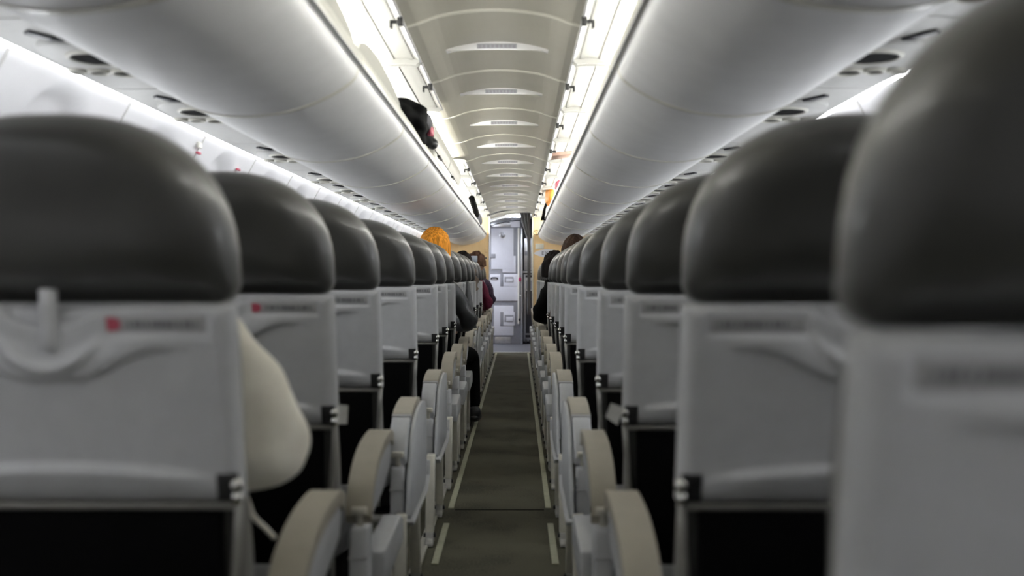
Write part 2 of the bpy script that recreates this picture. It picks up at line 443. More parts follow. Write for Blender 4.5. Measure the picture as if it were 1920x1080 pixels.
# ------------------------------------------------------------------ overhead bins
SEG0, PITCH, NB = 0.59, 1.094, 12
BPRO = spline([(0.362, 1.645), (0.378, 1.602), (0.455, 1.552), (0.565, 1.513), (0.715, 1.500), (0.84, 1.530), (0.905, 1.603)], 6)
BPRO = [(p[0], p[1]) for p in BPRO]
def bin_proto(s, state, guard):
    t = thing('overhead_bin', '', 'overhead bin')
    L = PITCH
    bm = new(); sheet(bm, BPRO, 0.012, L - 0.012, 0.012, 6)
    bucket = fin('bucket', bm, 'bin', t, s, smooth=True)
    bucket.modifiers.new('es', 'EDGE_SPLIT').split_angle = radians(50)
    # gasket between this bin and the next
    bm = new(); sheet(bm, [(a - 0.0 + (0.006 if False else 0), b - 0.004) for a, b in BPRO], L - 0.016, L + 0.004, 0.014, 1)
    fin('gasket', bm, 'cream', t, s)
    # lip rail
    bm = new()
    lp = [(0.352, 1.640), (0.350, 1.665), (0.358, 1.682), (0.372, 1.684), (0.384, 1.672), (0.384, 1.645)]
    prism(bm, lp, 'y', 0.006, L - 0.006)
    fin('lip_rail', bm, 'cream', t, s, bevel=0.004)
    fin('rail_groove', B(0.349, 0.356, 0.006, L - 0.006, 1.634, 1.6395), 'placard', t, s)
    if guard:
        bm = new(); n = 20; rows = []
        for k in range(n + 1):
            q = k / n; h = 0.015 + 0.10 * (sin(pi * q)) ** 0.6
            yy = 0.02 + (L - 0.04) * q
            rows.append([bm.verts.new(p) for p in ((0.368, yy, 1.672), (0.382, yy, 1.672), (0.384 + 0.02 * sin(pi * q), yy, 1.672 + h), (0.370 + 0.02 * sin(pi * q), yy, 1.672 + h))])
        for A, C in zip(rows, rows[1:]):
            for q in range(4): bm.faces.new((A[q], A[(q + 1) % 4], C[(q + 1) % 4], C[q]))
        bm.faces.new(rows[0]); bm.faces.new(rows[-1][::-1])
        fin('side_guard', bm, 'guard', t, s, smooth=False)
    # liner: inside back and top of the bin
    bm = new(); sheet(bm, [(0.885, 1.612), (0.935, 1.72), (0.90, 1.83), (0.80, 1.878), (0.60, 1.884)], 0.01, L - 0.01, 0.008, 1)
    fin('liner', bm, 'white', t, s)
    bm = new(); prism(bm, [(0.41, 1.60), (0.56, 1.53), (0.715, 1.515), (0.83, 1.54), (0.885, 1.612), (0.925, 1.72), (0.89, 1.82), (0.80, 1.868), (0.60, 1.872), (0.50, 1.76), (0.42, 1.68)], 'y', L - 0.010, L - 0.002)
    fin('end_divider', bm, 'white', t, s)
    if state == 'open':
        fin('lamp_housing', prism(new(), [(0.515, 1.826), (0.522, 1.828), (0.548, 1.808), (0.600, 1.836), (0.604, 1.828), (0.547, 1.792), (0.515, 1.776)], 'y', 0.02, L - 0.02), 'white', t, s)  # added baffle hidden behind the lip, keeps direct lamp light off the cabin
    if state == 'open': fin('lamp_cover', prism(new(), [(0.509, 1.778), (0.513, 1.778), (0.513, 1.822), (0.509, 1.822)], 'y', 0.03, L - 0.03), 'diff', t, s)  # added glowing strip, brightens the opposite bins and the ceiling
    # door
    if state == 'open':
        dp = spline([(0.560, 1.872 + 0.014), (0.46, 1.893), (0.36, 1.898), (0.312, 1.894), (0.297, 1.884)], 4)
    else:
        dp = spline([(0.548, 1.862), (0.47, 1.868), (0.39, 1.850), (0.350, 1.800), (0.345, 1.735), (0.366, 1.686)], 4)
        if state == 'ajar':
            R = radians(-7); cx, cz = 0.548, 1.862
            dp = [(cx + (a - cx) * cos(R) - (b - cz) * sin(R), cz + (a - cx) * sin(R) + (b - cz) * cos(R)) for a, b in dp]
    sg = -1 if state == 'open' else 1
    bm = new(); sheet(bm, dp, 0.012, L - 0.012, 0.009 * sg, 1)
    door = fin('door', bm, 'door' if state == 'open' else 'guard', t, s)
    if state == 'open':
        for yy in (0.016, L - 0.030): fin('door_end_flange', sheet(new(), [(a, b) for a, b in dp[1:-1]], yy, yy + 0.014, 0.020), 'door', door, s)
        # longitudinal reinforcing steps
        for k in (6, 10): fin('door_stiffener', B(dp[k][0] - 0.008, dp[k][0] + 0.008, 0.03, L - 0.03, dp[k][1] - 0.0035, dp[k][1] + 0.001), 'door', door, s)
        bm = new(); tube(bm, [(0.296, 0.014, 1.884), (0.296, L - 0.014, 1.884)], 0.0028, 6)
        fin('door_edge_seal', bm, 'ggrey', door, s)
        bm = new()
        box(bm, 0.288, 0.306, 0.40, 0.425, 1.858, 1.886); box(bm, 0.300, 0.330, 0.405, 0.419, 1.866, 1.876)
        box(bm, 0.322, 0.330, 0.40, 0.425, 1.850, 1.870)
        fin('latch', bm, 'blackp', door, s, bevel=0.002)
        bm = new(); tube(bm, [(0.42, L - 0.06, 1.882), (0.44, L - 0.05, 1.80), (0.46, L - 0.04, 1.70)], 0.004, 6)
        fin('gas_strut', bm, 'metal', door, s)
    else:
        e = dp[-1]
        fin('latch', B(e[0] - 0.004, e[0] + 0.012, 0.42, 0.60, e[1] - 0.006, e[1] + 0.004), 'blackp', door, s, bevel=0.001)
    return t
protos = {}
STATE = {-1: {}, 1: {}}
for k in range(NB):
    STATE[-1][k] = 'open'; STATE[1][k] = 'open'
STATE[-1][4] = 'ajar'; STATE[-1][5] = 'ajar'
for s, sd in ((-1, 'left'), (1, 'right')):
    for k in range(NB):
        st = STATE[s][k]; gd = (s == -1 and k in (1, 2))
        key = (s, st, gd)
        if key not in protos: protos[key] = o = bin_proto(*key)
        else: o = copy_tree(protos[key])
        y0 = SEG0 + PITCH * k
        o.location = (0, y0, 0)
        extra = ''
        if s == -1 and k == 3: extra = ', a black bag over its lip'
        elif gd: extra = ', cream scalloped guard behind its lip'
        o['label'] = ('%s overhead bin, %s from camera, %s door%s' % (sd, ORD[k], {'open': 'raised', 'ajar': 'cream half-lowered'}[st], extra))
        o['group'] = 'overhead bins above the %s seats' % sd
    # bins carrying on behind the camera
    bm = new(); sheet(bm, BPRO, YB, SEG0 - 0.02, 0.012, 1)
    struct(fin('trim_%d' % i, bm, 'bin', s=s)); i += 1
    bm = new(); sheet(bm, [(0.885, 1.612), (0.935, 1.72), (0.90, 1.83), (0.80, 1.878), (0.60, 1.884)], YB, SEG0 - 0.02, 0.008, 1)
    struct(fin('trim_%d' % i, bm, 'white', s=s)); i += 1

# cove lamps above the bins, wash lamps beside the service panels
cl = fin('cove_lamp', prism(new(), [(0.540, 1.826), (0.550, 1.816), (0.580, 1.832), (0.570, 1.842)], 'y', 0.03, PITCH - 0.03), 'strip')
cl2 = fin('cove_lamp', B(0.425, 0.455, 0.03, PITCH - 0.03, 1.886, 1.891), 'strip2')
wl = fin('wall_lamp', B(1.128, 1.152, 0.01, PITCH - 0.01, 1.606, 1.618), 'wash')
for s, sd in ((-1, 'left'), (1, 'right')):
    for k in range(-3, NB):
        y0 = SEG0 + PITCH * k
        for base, u, nm, cat in ((cl, None, 'white light strip under the raised door of the %s %s bin from the camera', 'cove light'),
                                 (wl, None, 'white light strip washing the %s side wall beside the %s bin from the camera', 'wall light')):
            o = base if (s == -1 and k == -3) else base.copy()
            if base is cl and s == -1 and k in (4, 5): o.data = cl2.data
            if o is not base: COL.objects.link(o)
            o.location = (0, y0, 0)
            if s == -1:
                o.scale = (-1, 1, 1)
            else:
                o.scale = (1, 1, 1)
            if k < 0:
                for q in ('label', 'category', 'group'):
                    if q in o: del o[q]
                o['kind'] = 'structure'; o.name = 'trim_%d' % i; i += 1
            else:
                if 'kind' in o: del o['kind']
                o.name = base_name = 'cove_lamp' if base is cl else 'wall_lamp'
                if base is cl: tag(o, 'white light strip inside the %s %s bin from the camera, under its door' % (ORD[k], sd), 'light strip', 'cove lamps along the bins')
                else: tag(o, nm % (sd, ORD[k]), 'light strip', 'lamps washing the side walls')

bpy.data.objects.remove(cl2)
# ------------------------------------------------------------------ passenger service panels
PSUY = [1.73, 2.43, 3.22, 4.40, 5.43, 6.12, 6.85, 7.60, 8.40, 9.12, 9.86, 10.6, 11.5, 12.3]
PZ = lambda u: 1.604 - 0.004 * (u - 0.905) / 0.215
def psu_panel(s, a, b):
    bm = new(); sheet(bm, [(0.912, 1.604), (1.0, 1.600), (1.118, 1.600)], a, b, 0.012)
    return bm
def psu_fit(s, par):
    # a raised oval plate with the loudspeaker and, beyond it, lamps and air nozzles
    n = 30
    pl = [(0.988 + 0.092 * math.copysign(abs(cos(2 * pi * k / n)) ** 0.8, cos(2 * pi * k / n)), 0.05 + 0.19 * math.copysign(abs(sin(2 * pi * k / n)) ** 0.7, sin(2 * pi * k / n))) for k in range(n)]
    f = fin('fitting_plate', prism(new(), pl, 'z', 1.588, 1.601), 'psu', par, s, bevel=0.003)
    bm = new(); disc(bm, (0.948, 0.0), 0.064, 'z', 1.584, 1.590, 28)
    fin('speaker_grille', bm, 'black', f, s)
    bm = new(); ring(bm, (0.948, 0.0, 1.588), 0.071, 0.007)
    fin('speaker_bezel', bm, 'cream', f, s, smooth=True)
    for (u, y, r) in ((0.948, 0.165, 0.034), (1.012, 0.155, 0.026), (1.066, 0.150, 0.0195)):
        bm = new(); ring(bm, (u, y, 1.586), r, 0.007, 20)
        nz = fin('air_nozzle' if r > 0.02 else 'reading_light', bm, 'cream', par, s, smooth=True)
        bm = new(); disc(bm, (u, y), r, 'z', 1.5845, 1.5905, 18)
        fin('nozzle_core' if r > 0.02 else 'lens', bm, 'black', nz, s)
    bm = new(); ball(bm, (0.925, 0.27, 1.599), 0.008); fin('call_button', bm, 'white', par, s, smooth=True)
    bm = new(); prism(bm, [(0.945, -0.085), (0.985, -0.078), (1.03, -0.21), (1.01, -0.23)], 'z', 1.594, 1.6015); fin('sign_window', bm, 'gdark', par, s, bevel=0.003)
for s, sd in ((-1, 'left'), (1, 'right')):
    fit = None
    for k, py in enumerate(PSUY):
        a = -0.32; b = (PSUY[k + 1] - py - 0.33) if k + 1 < len(PSUY) else YE - py - 0.01
        t = thing('service_panel', 'grey panel under the %s bins with speaker and nozzles, %s from the camera' % (sd, ORD[k]), 'service panel', (0, py, 0), 'service panels above the %s seats' % sd)
        fin('panel', psu_panel(s, a, b), 'psu', t, s)
        if fit is None:
            psu_fit(s, t); fit = [c for c in t.children if not c.name.startswith('panel')]
        else:
            for c in fit: copy_tree(c, t)
    bm = new(); sheet(bm, [(0.912, 1.604), (1.0, 1.600), (1.118, 1.600)], YB, PSUY[0] - 0.33, 0.012)
    struct(fin('trim_%d' % i, bm, 'psu', s=s)); i += 1
    # dark joint between bins and service panels
    struct(fin('trim_%d' % i, B(0.902, 0.914, YB, YE, 1.596, 1.610), 'placard', s=s)); i += 1

# ------------------------------------------------------------------ seats
U0 = 0.83           # middle of a double seat
W = 0.253; UC = 0.569; US = 0.517
TILT = (0.745, 0.18)
Z0, Z1 = 0.722, 1.008
def relief(x, z, ps=-1):
    p = x / W; a = abs(p)
    d = min(W - abs(x), z - Z0, Z1 - z); q = min(max(d, 0) / 0.022, 1)
    h = 0.020 * sqrt(max(0, 1 - (1 - q) ** 2))
    zf = 0.902 + 0.043 * smf(a, 0.12, 0.60)
    h += 0.011 * (1 - smf(a, 0.5, 0.82)) * smf(z, zf - 0.003, zf + 0.004) * (1 - smf(z, zf + 0.012, zf + 0.06))
    zb = 0.775 - 0.024 * a * a
    h += 0.015 * (1 - smf(a, 0.55, 0.92)) * (1 - smf(z, zb - 0.004, zb + 0.010)) * smf(z, 0.722, zb - 0.002)
    zu = 0.918 + 0.030 * (p / 0.24) ** 2
    h += 0.013 * (1 - smf(a, 0.16, 0.32)) * exp(-((z - zu) / 0.010) ** 2)
    e = sqrt((p / 0.29) ** 2 + ((1.012 - z) / 0.036) ** 2)
    h -= 0.014 * (1 - smf(e, 0.86, 1.02))
    rx = abs(x - ps * 0.60 * W) - 0.068; rz = abs(z - 0.9815) - 0.0125
    o = sqrt(max(rx, 0) ** 2 + max(rz, 0) ** 2)
    mk = 1 - smf(o, 0.001, 0.007); h = h * (1 - mk) + 0.0155 * mk
    return h
def shell_bm():
    bm = new(); nx, nz = 150, 84; G = []
    for j in range(nz + 1):
        z = Z0 + (Z1 - Z0) * j / nz
        G.append([bm.verts.new((UC - W + 2 * W * k / nx, -relief(-W + 2 * W * k / nx, z), z)) for k in range(nx + 1)])
    for j in range(nz):
        for k in range(nx): bm.faces.new((G[j][k], G[j][k + 1], G[j + 1][k + 1], G[j + 1][k]))
    loop = [G[0][k] for k in range(nx + 1)] + [G[j][nx] for j in range(1, nz + 1)] + [G[nz][k] for k in range(nx - 1, -1, -1)] + [G[j][0] for j in range(nz - 1, 0, -1)]
    bk = [bm.verts.new((v.co.x, 0.022, v.co.z)) for v in loop]
    for k in range(len(loop)):
        q = (k + 1) % len(loop); bm.faces.new((loop[k], loop[q], bk[q], bk[k]))
    bm.faces.new(bk)
    return bm
def headrest_bm():
    bm = new()
    def half(z):
        if z < 1.065: return 0.965 * W - 0.030 * (1 - sqrt(max(0, 1 - (1 - min(1, (z - 1.009) / 0.030)) ** 2)))
        t = min(1, (z - 1.065) / 0.213); return 0.965 * W * max(0.0, 1 - t ** 2.4) ** (1 / 2.4)
    zs = [1.0095, 1.012, 1.016, 1.022, 1.031, 1.039, 1.050, 1.065, 1.09, 1.12, 1.15, 1.18, 1.205, 1.225, 1.242, 1.256, 1.266, 1.273]
    out = [(UC + half(z), z) for z in zs] + [(UC + 0.965 * W * f, 1.065 + 0.213 * (1 - f ** 2.4) ** (1 / 2.4)) for f in (0.22, 0.11, 0)]
    out += [(2 * UC - a, b) for a, b in out[::-1][1:]]
    out += [(UC - 0.84 * W + 1.68 * W * k / 12, 1.009) for k in range(0, 13)]
    cz = 1.13
    m = len(out); P_ = [Vector(p) for p in out]; N_ = []
    for k in range(m):
        d = (P_[(k + 1) % m] - P_[k - 1]).normalized(); N_.append(Vector((-d.y, d.x)))
    def inset(t):
        r = []
        for k in range(m):
            q = P_[k] + N_[k] * t
            if t > 0.024:    # relax towards a scaled copy further in
                f = 1 - t / 0.175; sc = Vector((UC + (P_[k].x - UC) * f, cz + (P_[k].y - cz) * f)); q = q.lerp(sc, smf(t, 0.024, 0.045))
            r.append(q)
        return r
    if (inset(0.01)[0] - Vector((UC, cz))).length > (P_[0] - Vector((UC, cz))).length: N_ = [-v for v in N_]
    R = []
    for (y, t) in ((-0.024, 0.165), (-0.0235, 0.13), (-0.022, 0.09), (-0.018, 0.062), (-0.013, 0.040), (-0.004, 0.026), (0.010, 0.013), (0.030, 0.004), (0.055, 0.0),
                   (0.078, 0.0), (0.096, 0.004), (0.106, 0.014), (0.113, 0.03), (0.116, 0.06), (0.118, 0.10), (0.118, 0.165)):
        R.append([bm.verts.new((q.x, y + (0.024 * (1 - smf(q.y, 1.005, 1.085)) if y < 0.02 else 0) + (0.004 * sin(9 * q.x + 3) * sin(40 * q.y) if y < 0 else 0), q.y)) for q in inset(t)])
    for A, C in zip(R, R[1:]):
        for k in range(m): bm.faces.new((A[k], A[(k + 1) % m], C[(k + 1) % m], C[k]))
    bm.faces.new(R[0]); bm.faces.new(R[-1])
    return bm
def seat_proto(s, grey_cap):
    t = thing('double_seat', '', 'airplane seat')
    K = dict(s=s, u0=U0)
    for j in range(2):
        du = US * j
        def F_(name, bm, m, par, **k):
            for v in bm.verts: v.co.x += du
            return fin(name, bm, m, par, s=s, u0=U0, **k)
        sh = F_('backrest', shell_bm(), 'shell', t, smooth=True, tilt=TILT)
        F_('headrest', headrest_bm(), 'leather', sh, smooth=True, tilt=TILT)
        pc = UC - 0.60 * W
        if j == 0:
            pl = F_('placard', B(pc - 0.066, pc + 0.066, -0.0163, -0.012, 0.9705, 0.9925), 'placard', sh, tilt=TILT, bevel=0.002)
            bm = new(); x = pc - 0.055; rr = random.Random(3)
            while x < pc + 0.040:
                wd = rr.choice((0.0035, 0.005, 0.006)); box(bm, x, x + wd, -0.0170, -0.0160, 0.9765, 0.9865); x += wd + rr.choice((0.0012, 0.0012, 0.004))
            o = F_('placard_text', bm, 'ink', sh, tilt=TILT)
        bm = new(); tube(bm, [(UC, -0.012, 1.03), (UC, -0.016, 1.0), (UC, -0.021, 0.96), (UC, -0.024, 0.943)], 0.010, 10)
        for v in bm.verts: v.co.x = UC + (v.co.x - UC) * 1.25
        F_('strap', bm, 'shell', sh, smooth=True, tilt=TILT)
        F_('bottom_rail', B(UC - W + 0.004, UC + W - 0.004, -0.012, 0.02, 0.709, 0.7205), 'rail', sh, tilt=TILT, bevel=0.003)
        for q in (-1, 1):
            a_ = UC + q * (W - 0.016); F_('hinge_bracket', B(a_ - 0.013, a_ + 0.015, -0.024, 0.0, 0.726, 0.766), 'blackp', sh, tilt=TILT, bevel=0.002)
            bm = new(); ball(bm, (UC + q * (W - 0.001), -0.026, 0.750), 0.0095, 0.009, 0.010); tube(bm, [(UC + q * (W - 0.004), -0.02, 0.738), (UC + q * (W - 0.004), -0.02, 0.722)], 0.007)
            F_('hinge_bolt', bm, 'chrome', sh, smooth=True, tilt=TILT)
        # leather cushion on the front of the back
        bm = new(); pts = spline([(0.024, 1.005), (0.085, 0.99), (0.105, 0.90), (0.095, 0.78), (0.115, 0.64), (0.11, 0.50), (0.03, 0.47), (0.024, 0.70)], 3)
        prism(bm, pts, 'x', UC - W + 0.012, UC + W - 0.012)
        F_('back_cushion', bm, 'leather', t, tilt=(0.6, 0.16), bevel=0.012)
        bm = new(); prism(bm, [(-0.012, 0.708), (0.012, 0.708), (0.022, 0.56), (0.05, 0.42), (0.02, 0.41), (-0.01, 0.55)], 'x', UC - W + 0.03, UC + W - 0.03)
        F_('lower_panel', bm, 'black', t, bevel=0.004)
        for q in (-1, 1):
            bm = new()
            tube(bm, [(UC + q * (W - 0.004), -0.004, 0.735), (UC + q * (W - 0.008), 0.0, 0.66), (UC + q * (W - 0.018), 0.012, 0.56), (UC + q * (W - 0.020), 0.04, 0.44), (UC + q * (W - 0.02), 0.05, 0.36)], 0.0065, 8)
            F_('back_strut', bm, 'rail', t, smooth=True)
        bm = new(); prism(bm, spline([(0.06, 0.40), (0.06, 0.46), (0.20, 0.475), (0.42, 0.485), (0.53, 0.475), (0.545, 0.43), (0.52, 0.375), (0.30, 0.365)], 3), 'x', UC - W + 0.02, UC + W - 0.02)
        F_('seat_cushion', bm, 'leather', t, bevel=0.015)
    # armrests
    for j, ua in enumerate((0.252, 0.800, 1.290)):
        wd = 0.060 if j == 0 else 0.045
        full = spline([(0.075, 0.500), (0.100, 0.553), (0.17, 0.603), (0.27, 0.632), (0.38, 0.642), (0.455, 0.640), (0.492, 0.622)], 5)
        if j == 0 and grey_cap: pad = [p for p in full if p[0] > 0.20]; cap = [p for p in full if p[0] <= 0.205]
        else: pad = full; cap = None
        low = [(a + (0.012 if a < 0.2 else 0.0) - (0.012 if a > 0.45 else 0), b - 0.020 - 0.008 * smf(a, 0.1, 0.3)) for a, b in pad]
        bm = new(); prism(bm, pad + low[::-1], 'x', ua, ua + wd)
        body = [(0.12, 0.48)] + [(a + 0.010, b - 0.026) for a, b in full if a > 0.10 and a < 0.47] + [(0.475, 0.585), (0.46, 0.545), (0.30, 0.50)]
        b2 = new(); prism(b2, body, 'x', ua + 0.006, ua + wd - 0.006)
        arm = fin('armrest', b2, 'arm', t, s, U0, bevel=0.006)
        fin('armrest_pad', bm, 'beige', arm, s, U0, bevel=0.009, seg=3)
        if cap:
            bm = new(); prism(bm, cap + [(0.205, 0.52), (0.16, 0.485), (0.085, 0.475)], 'x', ua + 0.002, ua + wd - 0.002)
            fin('armrest_cap', bm, 'arm', arm, s, U0, bevel=0.006)
            bm = new(); prism(bm, [(0.195, 0.612), (0.212, 0.616), (0.212, 0.588), (0.195, 0.585)], 'x', ua - 0.0005, ua + wd + 0.0005)
            fin('cap_joint', bm, 'placard', arm, s, U0)
    # aisle side shroud with the post below the armrest
    bm = new(); prism(bm, [(0.060, 0.475), (0.135, 0.478), (0.135, 0.25), (0.100, 0.20), (0.055, 0.30)], 'x', 0.258, 0.302)
    post = fin('armrest_post', bm, 'arm', t, s, U0, bevel=0.008)
    fin('post_joint', B(0.2575, 0.3025, 0.054, 0.136, 0.405, 0.409), 'placard', post, s, U0)
    bm = new(); box(bm, 0.262, 0.298, 0.062, 0.100, 0.503, 0.520); box(bm, 0.272, 0.288, 0.075, 0.100, 0.470, 0.5035)
    fin('pivot_clip', bm, 'metal', post, s, U0, bevel=0.002)
    if grey_cap:
        pl = [(0.02, 0.34), (0.05, 0.44), (0.11, 0.52)] + [(a + 0.012, b - 0.014) for a, b in full if 0.12 < a < 0.47] + [(0.535, 0.618), (0.565, 0.59), (0.572, 0.40), (0.555, 0.345), (0.50, 0.325), (0.06, 0.318)]
        bm = new(); prism(bm, pl, 'x', 0.238, 0.2505)
        sh_ = fin('side_shroud', bm, 'arm', t, s, U0, bevel=0.004)
        bm = new(); prism(bm, [(0.02, 0.330), (0.06, 0.312), (0.50, 0.318), (0.575, 0.350), (0.582, 0.40), (0.588, 0.40), (0.582, 0.343), (0.505, 0.308), (0.06, 0.300), (0.01, 0.322)], 'x', 0.228, 0.262)
        fin('shroud_ledge', bm, 'arm', sh_, s, U0, bevel=0.002)
    else:
        bm = new(); prism(bm, [(0.16, 0.395), (0.48, 0.405), (0.53, 0.385), (0.53, 0.32), (0.16, 0.30)], 'x', 0.232, 0.285)
        fin('base_cover', bm, 'arm', t, s, U0, bevel=0.006)
    # legs
    for ul in (0.262, 0.80):
        for (ya, yb, za) in ((-0.05, 0.02, 0.345), (0.42, 0.38, 0.345)):
            bm = new(); prism(bm, [(ya - 0.014, 0.05), (ya + 0.018, 0.05), (yb + 0.020, za), (yb - 0.020, za)], 'x', ul - 0.017, ul + 0.017)
            lg = fin('leg', bm, 'metal', t, s, U0, bevel=0.004)
            bm = new(); prism(bm, [(ya - 0.05, 0.004), (ya + 0.05, 0.004), (ya + 0.045, 0.018), (ya + 0.014, 0.026), (ya + 0.014, 0.052), (ya - 0.014, 0.052), (ya - 0.02, 0.028), (ya - 0.045, 0.018)], 'x', ul - 0.015, ul + 0.015)
            ft = fin('foot_fitting', bm, 'rail', lg, s, U0, bevel=0.003)
            bm = new(); tube(bm, [(ul - 0.024, ya, 0.038), (ul + 0.024, ya, 0.038)], 0.009, 8)
            fin('foot_bolt', bm, 'blackp', lg, s, U0)
    for ya in (0.08, 0.34):
        bm = new(); tube(bm, [(0.270, ya, 0.315), (1.32, ya, 0.315)], 0.020, 12)
        fin('cross_tube', bm, 'rail', t, s, U0, smooth=False)
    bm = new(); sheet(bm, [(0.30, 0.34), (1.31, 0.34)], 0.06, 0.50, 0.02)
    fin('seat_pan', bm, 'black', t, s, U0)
    return t
sp = {}
def add_icon(t, s):
    sh = [c for c in t.children if c.name.startswith('backrest')][0]
    x = UC - 0.60 * W + 0.062
    bm = new(); disc(bm, (x, 0.9815), 0.0095, 'y', -0.0178, -0.0160, 20); box(bm, x + 0.003, x + 0.012, -0.0175, -0.0160, 0.972, 0.991)
    o = fin('placard_icon', bm, 'red', sh, s, U0, tilt=TILT); o['label'] = 'red mark at the end of the placard'
LBL = {(-1, 0): 'cream neck pillow hanging at its side', (-1, 1): 'red mark on placard, beyond the pillow',
       (-1, 6): 'holding a person in dark grey', (-1, 12): 'holding a person in maroon', (-1, 13): 'holding a person in purple',
       (1, 0): 'partly behind the blurred nearest seat', (1, 1): 'white tag by its hinge', (1, 8): 'holding a person in black', (1, 7): 'holding a brown-haired person'}
def place_seat(s, d, k, lab):
    grey = k in (2, 3, 8)
    key = (s, grey)
    if key not in sp: sp[key] = o = seat_proto(s, grey)
    else: o = copy_tree(sp[key])
    o.location = (s * U0, d, 0)
    o['label'] = lab
    o['group'] = 'double seats %s of the aisle' % ('left' if s < 0 else 'right')
    return o
seats = {}
seats[(1, -1)] = place_seat(1, 0.72, 20, 'nearest grey double seat right of the aisle, large and blurred, dark leather headrests')
for s, sd in ((-1, 'left'), (1, 'right')):
    for k, d in enumerate(ROWS):
        kk = k if s < 0 else k + 1
        ex = LBL.get((s, k))
        lab = 'grey double seat %s of aisle, %s row' % (sd, ORD[kk])
        lab += (', ' + ex) if ex else ', no passenger at the aisle'
        seats[(s, k)] = place_seat(s, d, k, lab)
add_icon(seats[(-1, 0)], -1); add_icon(seats[(-1, 1)], -1)

# ------------------------------------------------------------------ cream neck pillow hanging at the nearest left seat
def px(x, y, d):       # photograph point at distance d along the aisle
    return Vector((CX + (x - 972) * d / F, d, CZ + (520 - y) * d / F))
t = thing('neck_pillow', 'cream plush neck pillow hanging at the aisle side of the nearest left seat', 'pillow', (-0.36, 1.62, 0.70))
bm = new(); n, m2 = 28, 26
prof = [(0.0, 0.012, 0.012), (0.04, 0.022, 0.020), (0.15, 0.042, 0.032), (0.30, 0.079, 0.045), (0.45, 0.101, 0.058), (0.60, 0.113, 0.068), (0.72, 0.116, 0.072), (0.82, 0.112, 0.070), (0.90, 0.102, 0.06), (0.955, 0.080, 0.048), (0.985, 0.048, 0.03), (1.0, 0.014, 0.012)]
pr = spline(prof, 4); R = []
H = 0.292
for (q, hw, th) in pr:
    z = H * (1 - q); cx = 0.006 + 0.022 * q - 0.012 * smf(q, 0.8, 1.0)
    row = []
    for k in range(n):
        a = 2 * pi * k / n
        wr = 1 + 0.035 * sin(5 * a + 9 * q) * sin(pi * q) + 0.02 * sin(3 * a - 17 * q)
        dent = 1 - 0.10 * exp(-((cos(a) - 0.2) / 0.25) ** 2) * (1 if sin(a) < 0 else 0) * sin(pi * q)
        row.append(bm.verts.new((cx + hw * cos(a) * wr, th * sin(a) * wr * dent, z)))
    R.append(row)
for A, C in zip(R, R[1:]):
    for k in range(n): bm.faces.new((A[k], A[(k + 1) % n], C[(k + 1) % n], C[k]))
bm.faces.new(R[0]); bm.faces.new(R[-1][::-1])
fin('pillow_body', bm, 'cushion', t, smooth=True)
bm = new(); tube(bm, spline([(0.032, 0.0, 0.004), (0.040, 0.0, -0.02), (0.046, 0.01, -0.045), (0.064, 0.02, -0.068), (0.075, 0.03, -0.085)], 4), 0.0045, 8)
fin('drawstring', bm, 'cushion', t, smooth=True)
bm = new(); ball(bm, (0.018, -0.02, -0.045), 0.016, 0.014, 0.030); fin('tassel', bm, 'cushion', t, smooth=True)
t.location = (-0.400, 1.62, 0.695)

# white tags on the hinges of the second row
for s, d, lab in ((1, 2.16, 'white luggage tag hanging beside the hinge of the second right seat'), (-1, 2.16, 'white card tucked behind the hinge of the second left seat')):
    t = new()
    prism(t, [(-0.028, -0.004), (-0.002, -0.022), (0.012, 0.016), (-0.016, 0.026)] if s > 0 else [(-0.012, -0.02), (0.008, -0.02), (0.010, 0.02), (-0.012, 0.022)], 'y', 0, 0.002)
    o = fin('luggage_tag', t, 'paper'); o.location = (0.302 if s > 0 else -0.296, d - 0.02, 0.748)
    tag(o, lab, 'tag')

# ------------------------------------------------------------------ bulkhead and galley
BY = 13.73
def bulk(s, name):
    bm = new()
    e = 0.315 if s < 0 else 0.280
    pts = [(e, 0.0), (1.22, 0.0), (1.30, 0.25), (1.38, 0.6), (1.42, 1.0), (1.40, 1.3), (1.30, 1.6), (1.1, 1.85), (0.7, 2.0), (e, 2.0)]
    prism(bm, pts, 'y', BY, BY + 0.035)
    struct(fin(name, bm, 'wood', s=s))
    return e
el = bulk(-1, 'wall_front_left'); er = bulk(1, 'wall_front_right')
for s, e, c in ((-1, 0.315, 'gwhite'), (1, 0.280, 'cream')):
    struct(fin('trim_%d' % i, B(e - 0.006, e + 0.012, BY - 0.012, BY + 0.05, 0.0, 1.97), c, s=s, bevel=0.003)); i += 1
# entrance area beyond
GYY = 15.45
struct(fin('floor_entrance', B(-1.35, 1.35, BY - 0.0, GYY + 0.6, -0.06, 0.001), mat('entrance_floor', (0.16, 0.165, 0.185), 0.45, noise=0.05)))
struct(fin('trim_%d' % i, B(-0.26, 0.26, BY - 0.03, BY + 0.03, 0.0, 0.006), 'metal')); i += 1
arc = spline([(-0.62, 1.76), (-0.42, 1.855), (-0.2, 1.93), (0.0, 1.965), (0.2, 1.975), (0.45, 1.95), (0.7, 1.88)], 4)
bm = new(); sheet(bm, arc, BY + 0.04, GYY + 0.1, 0.02); struct(fin('ceiling_entrance', bm, 'white', smooth=True))
for s in (-1, 1): struct(fin('wall_entrance_' + ('left' if s < 0 else 'right'), B(1.30, 1.34, BY + 0.04, GYY + 0.6, 0, 2.0), 'gwhite', s=s))
struct(fin('wall_front', B(-1.34, 1.34, GYY + 0.55, GYY + 0.58, 0, 2.1), 'ggrey'))
bm = new(); sheet(bm, [(-1.34, 1.80), (-0.62, 1.80), (0.7, 1.88), (1.34, 1.80)], BY + 0.04, GYY + 0.55, 0.02)
def gx(p): return CX + (p - 972) * GYY / F
def gz(p): return CZ + (520 - p) * GYY / F
